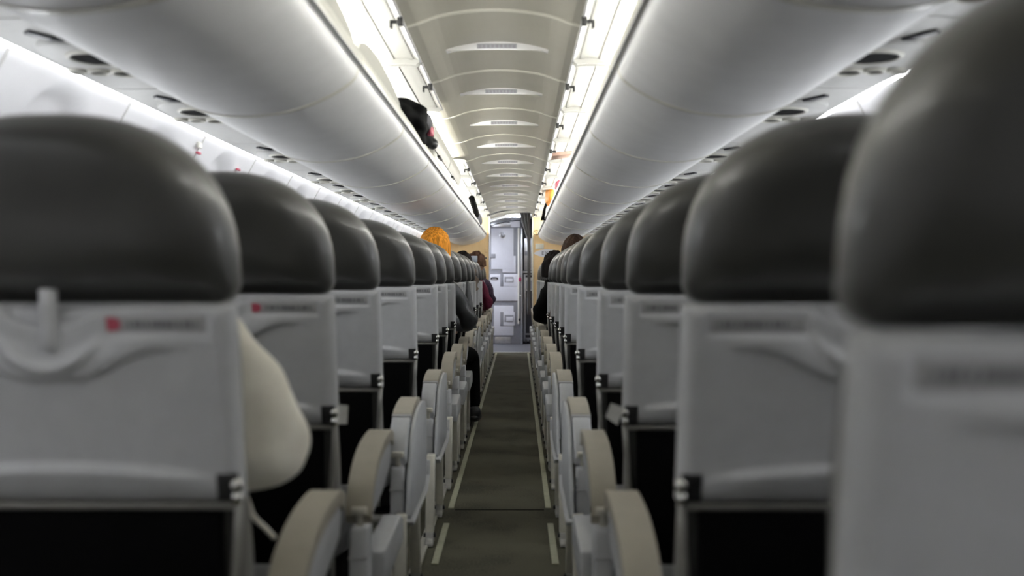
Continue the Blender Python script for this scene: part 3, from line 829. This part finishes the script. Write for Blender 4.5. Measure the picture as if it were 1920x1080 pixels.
def gb(x0, x1, y0, y1, front, back=0.03):
    return B(gx(x0), gx(x1), GYY - front, GYY + back, gz(y1), gz(y0))
# ceiling arches of the entrance and its lamp
for k, yy in enumerate((14.2, 14.75)):
    bm = new(); sheet(bm, [(a, b - 0.012) for a, b in arc[2:-2]], yy, yy + 0.05, 0.012)
    struct(fin('trim_%d' % i, bm, 'white')); i += 1
o = fin('ceiling_lamp', B(-0.10, 0.20, 14.35, 14.60, 1.935, 1.950), 'glamp')
tag(o, 'flat white ceiling lamp above the entrance area beyond the bulkheads', 'lamp')
o = fin('ceiling_lamp', B(-0.9, -0.5, 14.3, 14.9, 1.70, 1.72), 'glamp')
tag(o, 'white lamp high at the left side of the entrance area', 'lamp')
struct(fin('trim_%d' % i, B(-0.10, -0.04, 15.0, 15.05, 1.87, 1.90), 'gdark')); i += 1
bm = new(); sheet(bm, [(a, b - 0.045) for a, b in arc[1:-3]], GYY - 0.07, GYY - 0.03, 0.012); struct(fin('trim_%d' % i, bm, 'gdark')); i += 1

g = thing('galley_unit', 'tall pale grey galley unit facing the aisle, with latched doors and square recesses', 'galley', (0, 0, 0))
def G(name, *a, m='gwhite', par=None, bev=0.003, **k):
    return fin(name, gb(*a, **k), m, par or g, bevel=bev)
body = G('body', 905, 977, 398, 645, 0.0, m='ggrey', back=0.30)
hd = G('header_panel', 921, 975, 411, 425, 0.006, m='gmetal', par=g)
G('header_light_plate', 958, 975, 409, 426, 0.012, par=g)
up = G('upper_door', 921, 963, 428, 505, 0.020)
G('upper_door_lower_corner', 942, 967, 480, 511, 0.019, par=up)
bm = new(); cx_, cz_ = gx(942), gz(441); disc(bm, (cx_, cz_), 0.050, 'y', GYY - 0.028, GYY - 0.019); lk = fin('door_lock', bm, 'gmetal', up, bevel=0.003)
bm = new(); ring(bm, (cx_, GYY - 0.030, cz_), 0.030, 0.006, ax='y'); ring(bm, (cx_, GYY - 0.030, cz_), 0.014, 0.004, ax='y'); fin('lock_rings', bm, 'ggrey', up, smooth=True)
G('upper_latch', 917, 929, 476, 484, 0.035, m='ggrey', par=g)
md = G('middle_door', 914, 973, 514, 564, 0.020)
bm = new(); tube(bm, spline([(gx(921), GYY - 0.022, gz(523)), (gx(922.5), GYY - 0.05, gz(521)), (gx(931), GYY - 0.05, gz(521)), (gx(932.5), GYY - 0.022, gz(523))], 3), 0.011, 8); fin('door_handle', bm, 'gdark', md, smooth=True)
for (yy, nm, par) in ((0, 'middle', md), (1, 'lower', None)):
    if yy == 0: X0, X1, Y0, Y1 = 938, 970, 513.5, 537
    else:
        par = G('lower_door', 926, 963, 573, 629, 0.020); X0, X1, Y0, Y1 = 938, 965, 585, 611
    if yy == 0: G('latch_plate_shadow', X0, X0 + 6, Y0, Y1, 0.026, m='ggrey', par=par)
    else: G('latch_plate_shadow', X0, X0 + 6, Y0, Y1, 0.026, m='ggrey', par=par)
    G('latch_plate', X0 + 6, X1, Y0, Y1, 0.026, m='gwhite', par=par)
    G('latch_recess', X0 + 8, X0 + 25, Y0 + 5.5, Y1 - 7.5, 0.027, m='ggrey', par=par)
    G('latch_tab', X0 + 11, X0 + 24, Y0 + 9, Y1 - 8.5, 0.040, m='gwhite', par=par)
G('kick_plate', 928, 957, 632, 644, 0.012, m='gmetal')
G('grab_rail', 970.5, 974, 428, 607, 0.060, m='white')
o = G('rail_end', 972, 976.5, 597, 601, 0.065, m='gdark')
G('door_edge', 976.5, 980, 428, 651, 0.08, m='gmetal')
bm = new(); ball(bm, (gx(975), GYY - 0.09, gz(524)), 0.022, 0.02, 0.035); tube(bm, [(gx(975), GYY - 0.07, gz(524)), (gx(975), GYY - 0.02, gz(524))], 0.006)
fin('seal_flag', bm, mat('magenta_vinyl', (0.45, 0.02, 0.12), 0.5), g, smooth=True)['label'] = 'magenta seal flag'
bm = new(); ball(bm, (gx(976), GYY - 0.06, gz(554)), 0.012); fin('knob', bm, 'white', g, smooth=True)

t = thing('trolley_bay', 'narrow dark galley bay right of the pale doors, partly behind the curtain', 'galley', (0, 0, 0))
def T(name, *a, m='gwhite', par=None, **k): return fin(name, gb(*a, **k), m, par or t, bevel=0.003)
T('bay_back', 980, 1012, 400, 650, -0.10, m='gdark', back=0.30)
T('upper_locker', 982.5, 1008, 446, 507, 0.0, m='gmetal')
T('locker_seam', 982, 1010, 444, 447, 0.008, m='gdark'); T('locker_latch', 984, 992, 471, 479, 0.02, m='ggrey')
T('counter', 980, 1012, 508, 512, 0.02, m='gmetal')
fr = T('trolley_frame', 981.5, 1012, 514, 640, -0.02, m='gmetal')
T('trolley_handle', 985, 998, 516, 520, 0.01, m='gdark', par=fr); T('trolley_window', 986, 998, 526, 543, 0.0, m='ggrey', par=fr)
T('trolley_front', 986, 998, 545, 625, 0.0, m='gdark', par=fr); T('trolley_brake', 985, 995, 628, 633, 0.0, m='gdark', par=fr)
bm = new()
for k in range(2): disc(bm, (GYY + 0.0, 0.04), 0.036, 'x', gx(984 + 8 * k), gx(988 + 8 * k))
fin('trolley_wheels', bm, 'gdark', t)

# curtain gathered at the right of the opening
bm = new(); n = 60; R = []
for j in range(13):
    q = j / 12; z = 1.965 - 1.45 * q
    wd = 0.150 * (1 - 0.74 * smf(q, 0.01, 0.30)); xr = 0.255
    row = []
    for k in range(n + 1):
        f = k / n; row.append(bm.verts.new((xr - wd * (1 - f) + 0.004 * sin(9 * q + k), 14.05 + 0.028 * (1 - 0.4 * q) * sin(2 * pi * 6.5 * f + 1.4 * q), z)))
    R.append(row)
for A, C in zip(R, R[1:]):
    for k in range(n): bm.faces.new((A[k], A[k + 1], C[k + 1], C[k]))
o = fin('curtain', bm, 'curtain', smooth=True); o.modifiers.new('s', 'SOLIDIFY').thickness = 0.004
tag(o, 'dark grey gathered curtain hanging at the right of the galley opening', 'curtain')

# things on the bulkheads
t = thing('exit_sign', 'white pointed oval sign reading EXIT on the right wood bulkhead', 'sign', (0.492, BY - 0.006, 1.381))
pl = []
for k in range(40):
    a = 2 * pi * k / 40; x = cos(a); pl.append((0.193 * x, 0.055 * math.copysign(abs(sin(a)) ** 1.5, sin(a))))
fin('plate', prism(new(), pl, 'y', -0.004, 0.006), 'gwhite', t)
cu = bpy.data.curves.new('exit_text', 'FONT'); cu.body = 'EXIT'; cu.size = 0.070; cu.align_x = 'CENTER'; cu.align_y = 'CENTER'; cu.extrude = 0.001; cu.space_character = 1.25
co = bpy.data.objects.new('tmp', cu); COL.objects.link(co)
bpy.context.view_layer.update()
me = bpy.data.meshes.new_from_object(co.evaluated_get(bpy.context.evaluated_depsgraph_get()))
bpy.data.objects.remove(co)
me.materials.clear(); me.materials.append(M['gdark'])
lt = bpy.data.objects.new('lettering', me); COL.objects.link(lt); lt.parent = t; lt.rotation_euler = (pi / 2, 0, 0); lt.location = (0, -0.006, 0)
lt['label'] = 'dark letters EXIT'
def bp(x, y): return (CX + (x - 972) * BY / F, CZ + (520 - y) * BY / F)
a = bp(1004, 467); b = bp(1019.5, 457)
tag(fin('wall_plate', B(a[0], b[0], BY - 0.012, BY + 0.002, a[1], b[1]), 'cream', bevel=0.004), 'small blank cream plate on the right wood bulkhead above the oval sign', 'wall plate')
a = bp(909, 474); b = bp(918, 465)
tag(fin('wall_plate', B(a[0], b[0] - 0.02, BY - 0.012, BY + 0.002, a[1], b[1]), 'wood', bevel=0.004), 'small pale plate at the edge of the left wood bulkhead', 'wall plate')
a = bp(906, 485); b = bp(913, 482.5)
tag(fin('wall_catch', B(a[0], b[0], BY - 0.02, BY + 0.002, a[1], b[1]), 'gdark', bevel=0.002), 'small black catch low on the edge of the left wood bulkhead', 'catch')
bm = new(); ring(bm, (0, 0, 0), 0.030, 0.008, ax='y', sx=1.25)
o = fin('bin_end_ring', bm, 'gold', smooth=True); q = px(1006, 436, 13.62); o.location = q
tag(o, 'oval brass ring at the front end of the right bins', 'ring')
bm = new(); tube(bm, [(0.03, 0, 0), (0.075, 0, 0.006)], 0.006); e2 = fin('ring_stem', bm, 'gold', o)

# ------------------------------------------------------------------ luggage in the bins
def lump(c, r, seed, rough=0.12, n=20, m=14):
    bm = new(); ball(bm, (0, 0, 0), 1, 1, 1, n, m); rr = random.Random(seed)
    ph = [rr.uniform(0, 6) for _ in range(6)]
    for v in bm.verts:
        d = v.co.copy(); k = 1 + rough * (sin(4 * d.x + ph[0]) * sin(5 * d.y + ph[1]) + 0.6 * sin(9 * d.z + ph[2]) * sin(7 * d.y + ph[3]))
        sg = lambda q: math.copysign(abs(q) ** 0.75, q)
        v.co = Vector((c[0] + r[0] * sg(d.x) * k, c[1] + r[1] * sg(d.y) * k, c[2] + r[2] * sg(d.z) * k))
    return bm
t = thing('black_bag', 'black soft bag with a red patch bulging over the left bin lip', 'bag', (-0.42, 4.45, 1.70))
fin('bag_body', lump((0.02, 0, 0.03), (0.085, 0.40, 0.075), 4, 0.16, 32, 20), 'black', t, smooth=True)
fin('bag_trim', lump((0.075, -0.02, 0.045), (0.035, 0.24, 0.04), 9, 0.2, 24, 14), mat('charcoal_cloth', (0.07, 0.07, 0.08), 0.7), t, smooth=True)
fin('bag_patch', lump((0.098, 0.10, 0.020), (0.016, 0.07, 0.022), 2), 'red', t, smooth=True)['label'] = 'red patch'
bm = new(); ball(bm, (0.085, 0.38, 0.0), 0.028, 0.045, 0.028); fin('bag_toggle', bm, 'blackp', t, smooth=True)
def at_lip(s, y, dz=0.0, du=0.0): return Vector((s * (0.365 + du), y, 1.69 + dz))
# black strap dangling from a far left bin
bm = new(); sheet(bm, [(0.0, 0.0), (0.012, -0.03), (0.02, -0.09), (0.05, -0.13)], -0.10, 0.10, 0.012)
bm.free()
bm = new()
tube(bm, spline([(-0.36, 9.4, 1.80), (-0.352, 9.6, 1.76), (-0.345, 9.9, 1.72), (-0.348, 10.2, 1.69)], 4), 0.03, 8, rs=None)
o = fin('black_strap', bm, 'black', smooth=True); tag(o, 'black strap bundle resting on the lip of a far left bin', 'strap')
bm = lump((-0.385, 11.3, 1.71), (0.05, 0.5, 0.07), 5)
tag(fin('grey_bag', bm, mat('grey_cloth', (0.12, 0.12, 0.14), 0.8), smooth=True), 'dark grey bag lying along the lip of the far left bins', 'bag')
# right side
q = px(1038, 357, 9.6)
bm = lump((0.395, 9.6, 1.825), (0.050, 0.26, 0.080), 8, 0.1, 24, 16)
tag(fin('orange_bag', bm, 'orange', smooth=True), 'orange bag showing over the lip of a right bin', 'bag')
bm = new(); pts = spline([(0.385, 9.95, 1.83), (0.350, 9.95, 1.74), (0.338, 9.95, 1.66), (0.335, 9.95, 1.62)], 4)
prev = None
for k, p in enumerate(pts):
    hw = 0.014 + 0.014 * smf(k / len(pts), 0.3, 1)
    cur = [bm.verts.new((p[0] - hw, p[1], p[2])), bm.verts.new((p[0] + hw, p[1], p[2])), bm.verts.new((p[0] + hw, p[1] + 0.006, p[2])), bm.verts.new((p[0] - hw, p[1] + 0.006, p[2]))]
    if prev:
        for w_ in range(4): bm.faces.new((prev[w_], prev[(w_ + 1) % 4], cur[(w_ + 1) % 4], cur[w_]))
    else: bm.faces.new(cur)
    prev = cur
bm.faces.new(prev[::-1])
tag(fin('hanging_strap', bm, 'black'), 'black strap hanging down over the right bin lip beside the orange bag', 'strap')
q = px(1062, 294, 6.2)
bm = new(); prism(bm, [(-0.045, -0.012), (0.08, 0.004), (0.08, 0.024), (-0.040, 0.010)], 'y', -0.10, 0.10)
o = fin('pink_folder', bm, 'pink', bevel=0.003); o.location = (0.335, 6.15, 1.80); tag(o, 'pinkish brown flat case sticking out over the right bin lip', 'case')
bm = lump((0.388, 7.4, 1.735), (0.028, 0.10, 0.035), 3); tag(fin('red_pouch', bm, 'red', smooth=True), 'small red pouch just showing over the lip of a right bin', 'pouch')
# supports inside the bins for the bags (their floor)
for s, sd in ((-1, 'left'), (1, 'right')):
    pass

# small stickers on the left side wall
def on_wall(x, y, z0):
    d = 3.0
    best = None
    for k in range(600):
        dd = 2.0 + 0.02 * k; p = px(x, y, dd)
        uu = -p.x
        for (a, b), (c, d2) in zip(WPS, WPS[1:]):
            if b <= p.z <= d2:
                wu = a + (c - a) * (p.z - b) / max(1e-6, d2 - b)
                if uu >= wu - 0.012: return p
    return p
for (x, y, m, lab) in ((373, 272, 'cream', 'cream clip on the left side wall beside the window'), (371, 287, 'red', 'tiny red mark on the left side wall below the cream clip'), (446, 318, 'red', 'small red placard on the left side wall')):
    p = on_wall(x, y, 1.5)
    o = fin('wall_clip' if m == 'cream' else 'wall_mark', B(-0.004, 0.008, -0.02, 0.02, -0.012 if m == 'cream' else -0.005, 0.012 if m == 'cream' else 0.005), m, bevel=0.002); o.location = p
    tag(o, lab, 'wall marking')

# ------------------------------------------------------------------ people
def skin_obj(name, V, E, m, parent, root, sub=2, solid=0):
    me = bpy.data.meshes.new(name)
    keys = list(V.keys()); idx = {k: n for n, k in enumerate(keys)}
    me.from_pydata([V[k][:3] for k in keys], [(idx[a], idx[b]) for a, b in E], [])
    o = bpy.data.objects.new(name, me); COL.objects.link(o); o.parent = parent
    o.modifiers.new('skin', 'SKIN').use_smooth_shade = True
    for k in keys:
        r = V[k][3]; r = r if isinstance(r, tuple) else (r, r)
        me.skin_vertices[0].data[idx[k]].radius = r
        me.skin_vertices[0].data[idx[k]].use_root = (k == root)
    ss = o.modifiers.new('sub', 'SUBSURF'); ss.levels = sub; ss.render_levels = sub
    me.materials.append(M[m] if isinstance(m, str) else m)
    # bake so that the mesh is one plain surface
    dg = bpy.context.evaluated_depsgraph_get(); bpy.context.view_layer.update(); dg = bpy.context.evaluated_depsgraph_get()
    me2 = bpy.data.meshes.new_from_object(o.evaluated_get(dg))
    o.modifiers.clear(); o.data = me2; me2.name = name
    if not me2.materials: me2.materials.append(M[m] if isinstance(m, str) else m)
    for p in me2.polygons: p.use_smooth = True
    return o

def person(label, base, head, shA, elA, wrA, shB, elB, wrB, jacket, hairm, hair, trousers='black', kneeA=None, footA=None, hairlen=0.10):
    """joints are world points; A is the arm and leg on the aisle side"""
    t = thing('person', label, 'person', base)
    o_ = Vector(base)
    def L(p): return Vector(p) - o_
    hip = Vector(base) + Vector((0, 0.20, 0.56)); hd = Vector(head)
    chest = (Vector(shA) + Vector(shB)) / 2 + Vector((0, 0, -0.10)); neck = (Vector(shA) + Vector(shB)) / 2 + Vector((0, 0.0, 0.05))
    neck = neck.lerp(hd, 0.15)
    if kneeA is None: kneeA = Vector(base) + Vector((0.12 if base[0] < 0 else -0.12, 0.62, 0.52))
    sgn = 1 if base[0] < 0 else -1
    kneeB = Vector(base) + Vector((-0.12 * sgn, 0.62, 0.52))
    if footA is None: footA = Vector(kneeA) + Vector((0, 0.0, -0.44))
    footB = kneeB + Vector((0, 0.02, -0.44))
    V = {}; E = []
    def v(k, p, r): q = L(p); V[k] = (q.x, q.y, q.z, r)
    v('pel', hip, 0.12); v('bel', hip.lerp(chest, 0.5), 0.115); v('che', chest, 0.12); v('nb', chest.lerp(neck, 0.75), 0.075)
    v('nk', neck.lerp(hd, 0.40), 0.052); v('jaw', hd + Vector((0, 0.012, -0.045)), 0.066); v('hd', hd + Vector((0, 0, 0.02)), 0.088); v('top', hd + Vector((0, -0.005, 0.070)), 0.062)
    v('nose', hd + Vector((0, 0.112, -0.012)), 0.012); v('nose0', hd + Vector((0, 0.07, -0.008)), 0.030)
    v('earR', hd + Vector((0.092, -0.005, 0.0)), 0.016); v('earL', hd + Vector((-0.092, -0.005, 0.0)), 0.016)
    E += [('pel', 'bel'), ('bel', 'che'), ('che', 'nb'), ('nb', 'nk'), ('nk', 'jaw'), ('jaw', 'hd'), ('hd', 'top'), ('hd', 'nose0'), ('nose0', 'nose'), ('hd', 'earR'), ('hd', 'earL')]
    for tg, sh, el, wr in (('A', shA, elA, wrA), ('B', shB, elB, wrB)):
        sh, el, wr = Vector(sh), Vector(el), Vector(wr)
        v('s' + tg, sh, 0.058); v('e' + tg, el, 0.040); v('w' + tg, wr, 0.026); E += [('che', 's' + tg), ('s' + tg, 'e' + tg), ('e' + tg, 'w' + tg)]
        d = (wr - el).normalized(); up = Vector((0, 0, 1)); side = d.cross(up)
        if side.length < 0.3: side = Vector((1, 0, 0))
        side.normalize(); nrm = side.cross(d)
        v('p' + tg, wr + d * 0.05, (0.034, 0.018)); E.append(('w' + tg, 'p' + tg))
        for fk, (off, ln) in enumerate(((-0.030, 0.068), (-0.010, 0.078), (0.010, 0.072), (0.029, 0.056))):
            b0 = wr + d * 0.085 + side * off; b1 = b0 + d * ln * 0.5 - nrm * 0.010; b2 = b1 + d * ln * 0.35 - nrm * ln * 0.4
            v('f%d0' % fk + tg, b0, 0.0095); v('f%d1' % fk + tg, b1, 0.0088); v('f%d2' % fk + tg, b2, 0.0075)
            E += [('p' + tg, 'f%d0' % fk + tg), ('f%d0' % fk + tg, 'f%d1' % fk + tg), ('f%d1' % fk + tg, 'f%d2' % fk + tg)]
        b0 = wr + d * 0.035 - side * 0.042 - nrm * 0.005; b1 = b0 + d * 0.035 - side * 0.018 - nrm * 0.012
        v('t0' + tg, b0, 0.012); v('t1' + tg, b1, 0.009); E += [('p' + tg, 't0' + tg), ('t0' + tg, 't1' + tg)]
    for tg, kn, ft in (('A', kneeA, footA), ('B', kneeB, footB)):
        kn, ft = Vector(kn), Vector(ft)
        h = hip + Vector(((1 if kn.x > hip.x else -1) * 0.09, 0.03, -0.02))
        v('h' + tg, h, 0.085); v('k' + tg, kn, 0.056); v('a' + tg, ft, 0.038); v('o' + tg, ft + Vector((0, 0.15, -0.035)), 0.034)
        E += [('pel', 'h' + tg), ('h' + tg, 'k' + tg), ('k' + tg, 'a' + tg), ('a' + tg, 'o' + tg)]
    skin_obj('body', V, E, 'skin', t, 'pel')
    # jacket: a looser surface over torso and sleeves
    J = {}; JE = []
    def j(k, src, r, dz=0): q = V[src]; J[k] = (q[0], q[1], q[2] + dz, r)
    j('pel', 'pel', 0.150, 0.02); j('bel', 'bel', 0.150); j('che', 'che', 0.152); j('nb', 'nb', 0.092); j('sA', 'sA', 0.078); j('sB', 'sB', 0.078)
    JE += [('pel', 'bel'), ('bel', 'che'), ('che', 'nb'), ('che', 'sA'), ('che', 'sB')]
    for tg in 'AB':
        s_, e_, w_ = (Vector(V[c + tg][:3]) for c in 'sew')
        for nm, p, r in (('m', s_.lerp(e_, 0.5), 0.070), ('e', e_, 0.064), ('n', e_.lerp(w_, 0.5), 0.055), ('w', w_.lerp(e_, 0.06), 0.044)):
            J[nm + tg] = (p.x, p.y, p.z, r)
        JE += [('s' + tg, 'm' + tg), ('m' + tg, 'e' + tg), ('e' + tg, 'n' + tg), ('n' + tg, 'w' + tg)]
    jo = skin_obj('jacket', J, JE, jacket, t, 'pel')
    # folds of the cloth
    for vv in jo.data.vertices:
        c = vv.co; n_ = vv.normal
        vv.co = c + n_ * (0.011 * sin(38 * c.z + 14 * c.y) * sin(21 * c.x + 9 * c.z) + 0.004 * sin(70 * c.z + 30 * c.x))
    P = {}
    PE = []
    P['pel'] = V['pel'][:3] + (0.135,)
    for tg in 'AB':
        P['h' + tg] = V['h' + tg][:3] + (0.100,); P['k' + tg] = V['k' + tg][:3] + (0.062,)
        q = Vector(V['k' + tg][:3]).lerp(Vector(V['a' + tg][:3]), 0.97); P['a' + tg] = (q.x, q.y, q.z, 0.046)
        PE += [('pel', 'h' + tg), ('h' + tg, 'k' + tg), ('k' + tg, 'a' + tg)]
        bm = new(); a_ = Vector(V['a' + tg][:3]); ball(bm, (a_.x, a_.y + 0.075, a_.z - 0.035), 0.050, 0.145, 0.040, 16, 10)
        ball(bm, (a_.x, a_.y, a_.z - 0.005), 0.047, 0.055, 0.06)
        fin('shoe', bm, 'blackp', t, smooth=True)
    skin_obj('trousers', P, PE, trousers, t, 'pel')
    # hair
    hc = hd - o_; bm = new(); n, m_ = 48, 24; R = []
    for jj in range(m_ + 1):
        q = jj / m_; th = q * (pi * 0.5 + 0.1); row = []
        for k in range(n):
            a = 2 * pi * k / n
            front = max(0.0, sin(a))       # +y is the face side
            reach = 1.0 - 0.42 * smf(front, 0.35, 0.9)
            tt = min(th * reach, pi * 0.5)
            low = max(0.0, th * reach - pi * 0.5 * 0.97)
            rr = 1.0 + 0.03 * sin(11 * a + 3 * q) + 0.02 * sin(23 * a + hair[1]) + 0.05 * hair[2] * 1.6 * sin(5 * a + 8 * q) * sin(9 * q + a)
            extra = smf(q, 0.82, 1.0) * hairlen * (1 - smf(front, 0.1, 0.6))
            row.append(bm.verts.new((hc.x + 0.098 * hair[0] * sin(tt) * cos(a) * rr, hc.y - 0.008 + 0.112 * hair[0] * sin(tt) * sin(a) * rr, hc.z + 0.012 + 0.125 * hair[0] * cos(tt) * rr - extra)))
        R.append(row)
    for A, C in zip(R, R[1:]):
        for k in range(n): bm.faces.new((A[k], A[(k + 1) % n], C[(k + 1) % n], C[k]))
    bmesh.ops.remove_doubles(bm, verts=bm.verts, dist=1e-5)
    ho = fin('hair', bm, hairm, t, smooth=True)
    so = ho.modifiers.new('s', 'SOLIDIFY'); so.thickness = 0.014; so.offset = -1
    for q in (-1, 1):
        bm = new(); ball(bm, (hc.x + q * 0.032, hc.y + 0.081, hc.z + 0.012), 0.011, 0.009, 0.008); fin('eye', bm, 'eye', t, smooth=True)
    bm = new(); ball(bm, (hc.x, hc.y + 0.078, hc.z - 0.058), 0.024, 0.010, 0.007); fin('mouth', bm, mat('lips', (0.45, 0.16, 0.14), 0.5), t, smooth=True)
    return t
grey_j = mat('dark_grey_nylon', (0.055, 0.058, 0.062), 0.38, noise=0.2, scale=14, bump=0.5, bscale=60)
maroon = mat('maroon_wool', (0.16, 0.012, 0.045), 0.8, noise=0.3, scale=60)
purple = mat('purple_patterned_wool', (0.060, 0.035, 0.070), 0.8, noise=0.6, scale=90)
black_j = mat('black_coat_cloth', (0.004, 0.004, 0.0045), 0.85, spec=0.15, noise=0.3, scale=40, bump=0.4, bscale=80)
beige_j = mat('brown_jumper', (0.10, 0.07, 0.05), 0.8)
orange_h = hair_mat('orange_hair', (0.68, 0.27, 0.03)); dark_h = hair_mat('dark_hair', (0.010, 0.007, 0.006)); brown_h = hair_mat('brown_hair', (0.045, 0.026, 0.018)); br2 = hair_mat('greying_brown_hair', (0.08, 0.04, 0.024))
person('person with orange hair in a dark grey jacket, elbow over the left armrest', (-0.53, 6.30, 0), (-0.475, 6.60, 1.235),
       (-0.355, 6.50, 0.97), (-0.245, 6.60, 0.745), (-0.34, 6.86, 0.70), (-0.72, 6.50, 0.97), (-0.74, 6.62, 0.74), (-0.62, 6.86, 0.62),
       grey_j, orange_h, (1.06, 1.0, 0.3), kneeA=(-0.245, 6.98, 0.50), footA=(-0.225, 6.92, 0.10), hairlen=0.16)
person('dark-haired person leaning to the aisle in a black coat, in a far right seat', (0.53, 7.90, 0), (0.385, 8.20, 1.125),
       (0.335, 8.10, 0.955), (0.250, 8.14, 0.735), (0.33, 8.40, 0.68), (0.68, 8.10, 0.97), (0.72, 8.22, 0.74), (0.62, 8.46, 0.62),
       black_j, dark_h, (1.0, 2.0, 1.2), hairlen=0.09)
person('short brown-haired person facing forward, head above a right headrest', (0.56, 7.12, 0), (0.505, 7.34, 1.225),
       (0.40, 7.28, 0.96), (0.38, 7.36, 0.72), (0.44, 7.62, 0.60), (0.72, 7.28, 0.96), (0.76, 7.38, 0.73), (0.68, 7.62, 0.60),
       beige_j, brown_h, (1.02, 3.0, 0.3), hairlen=0.03)
person('curly brown-haired person in maroon sleeves, elbow in the aisle, far left seat', (-0.52, 11.02, 0), (-0.395, 11.33, 1.195),
       (-0.345, 11.24, 0.955), (-0.262, 11.32, 0.745), (-0.32, 11.56, 0.69), (-0.68, 11.24, 0.955), (-0.70, 11.36, 0.74), (-0.60, 11.58, 0.62),
       maroon, br2, (1.05, 4.0, 1.4), hairlen=0.03)
person('person in a purple patterned top with an arm in the aisle, foremost left', (-0.50, 11.77, 0), (-0.50, 12.04, 1.12),
       (-0.31, 12.0, 0.975), (-0.245, 12.05, 0.78), (-0.30, 12.28, 0.70), (-0.66, 12.0, 0.955), (-0.70, 12.12, 0.74), (-0.60, 12.34, 0.62),
       purple, brown_h, (1.0, 5.0, 0.3), hairlen=0.03)
person('person with dark hair barely showing above the left headrests, holding a phone', (-0.52, 9.37, 0), (-0.46, 9.62, 1.165),
       (-0.40, 9.54, 0.95), (-0.37, 9.80, 0.985), (-0.385, 10.02, 1.12), (-0.70, 9.54, 0.95), (-0.72, 9.64, 0.74), (-0.62, 9.88, 0.62),
       beige_j, dark_h, (1.0, 6.0, 0.5), hairlen=0.02)
t = thing('phone', 'pale blue-grey phone held up above the far left headrests', 'phone', (-0.380, 10.15, 1.235))
fin('phone_case', B(-0.043, 0.043, -0.005, 0.004, -0.032, 0.032), 'screen', t, bevel=0.004)
bm = new(); disc(bm, (-0.03, 0.018), 0.006, 'y', -0.0065, -0.004); fin('phone_camera', bm, 'gdark', t)
# grey jacket draped at the aisle side of the eighth left seat
bm = new(); R = []
for j in range(13):
    q = j / 12; z = 1.02 - 0.34 * q; row = []
    wd = 0.020 + 0.075 * q
    for k in range(20):
        a = 2 * pi * k / 20
        row.append(bm.verts.new((-0.305 + 0.02 + wd * 0.5 * cos(a) * (1 + 0.06 * sin(4 * a + 6 * q)) + 0.02 * q, 7.16 + (0.03 + 0.05 * q) * sin(a), z)))
    R.append(row)
for A, C in zip(R, R[1:]):
    for k in range(20): bm.faces.new((A[k], A[(k + 1) % 20], C[(k + 1) % 20], C[k]))
bm.faces.new(R[0]); bm.faces.new(R[-1][::-1])
tag(fin('draped_jacket', bm, mat('slate_grey_cloth', (0.13, 0.135, 0.14), 0.7, noise=0.15, scale=25), smooth=True), 'slate grey jacket hanging down the aisle side of a left seat, behind the orange-haired person', 'jacket')
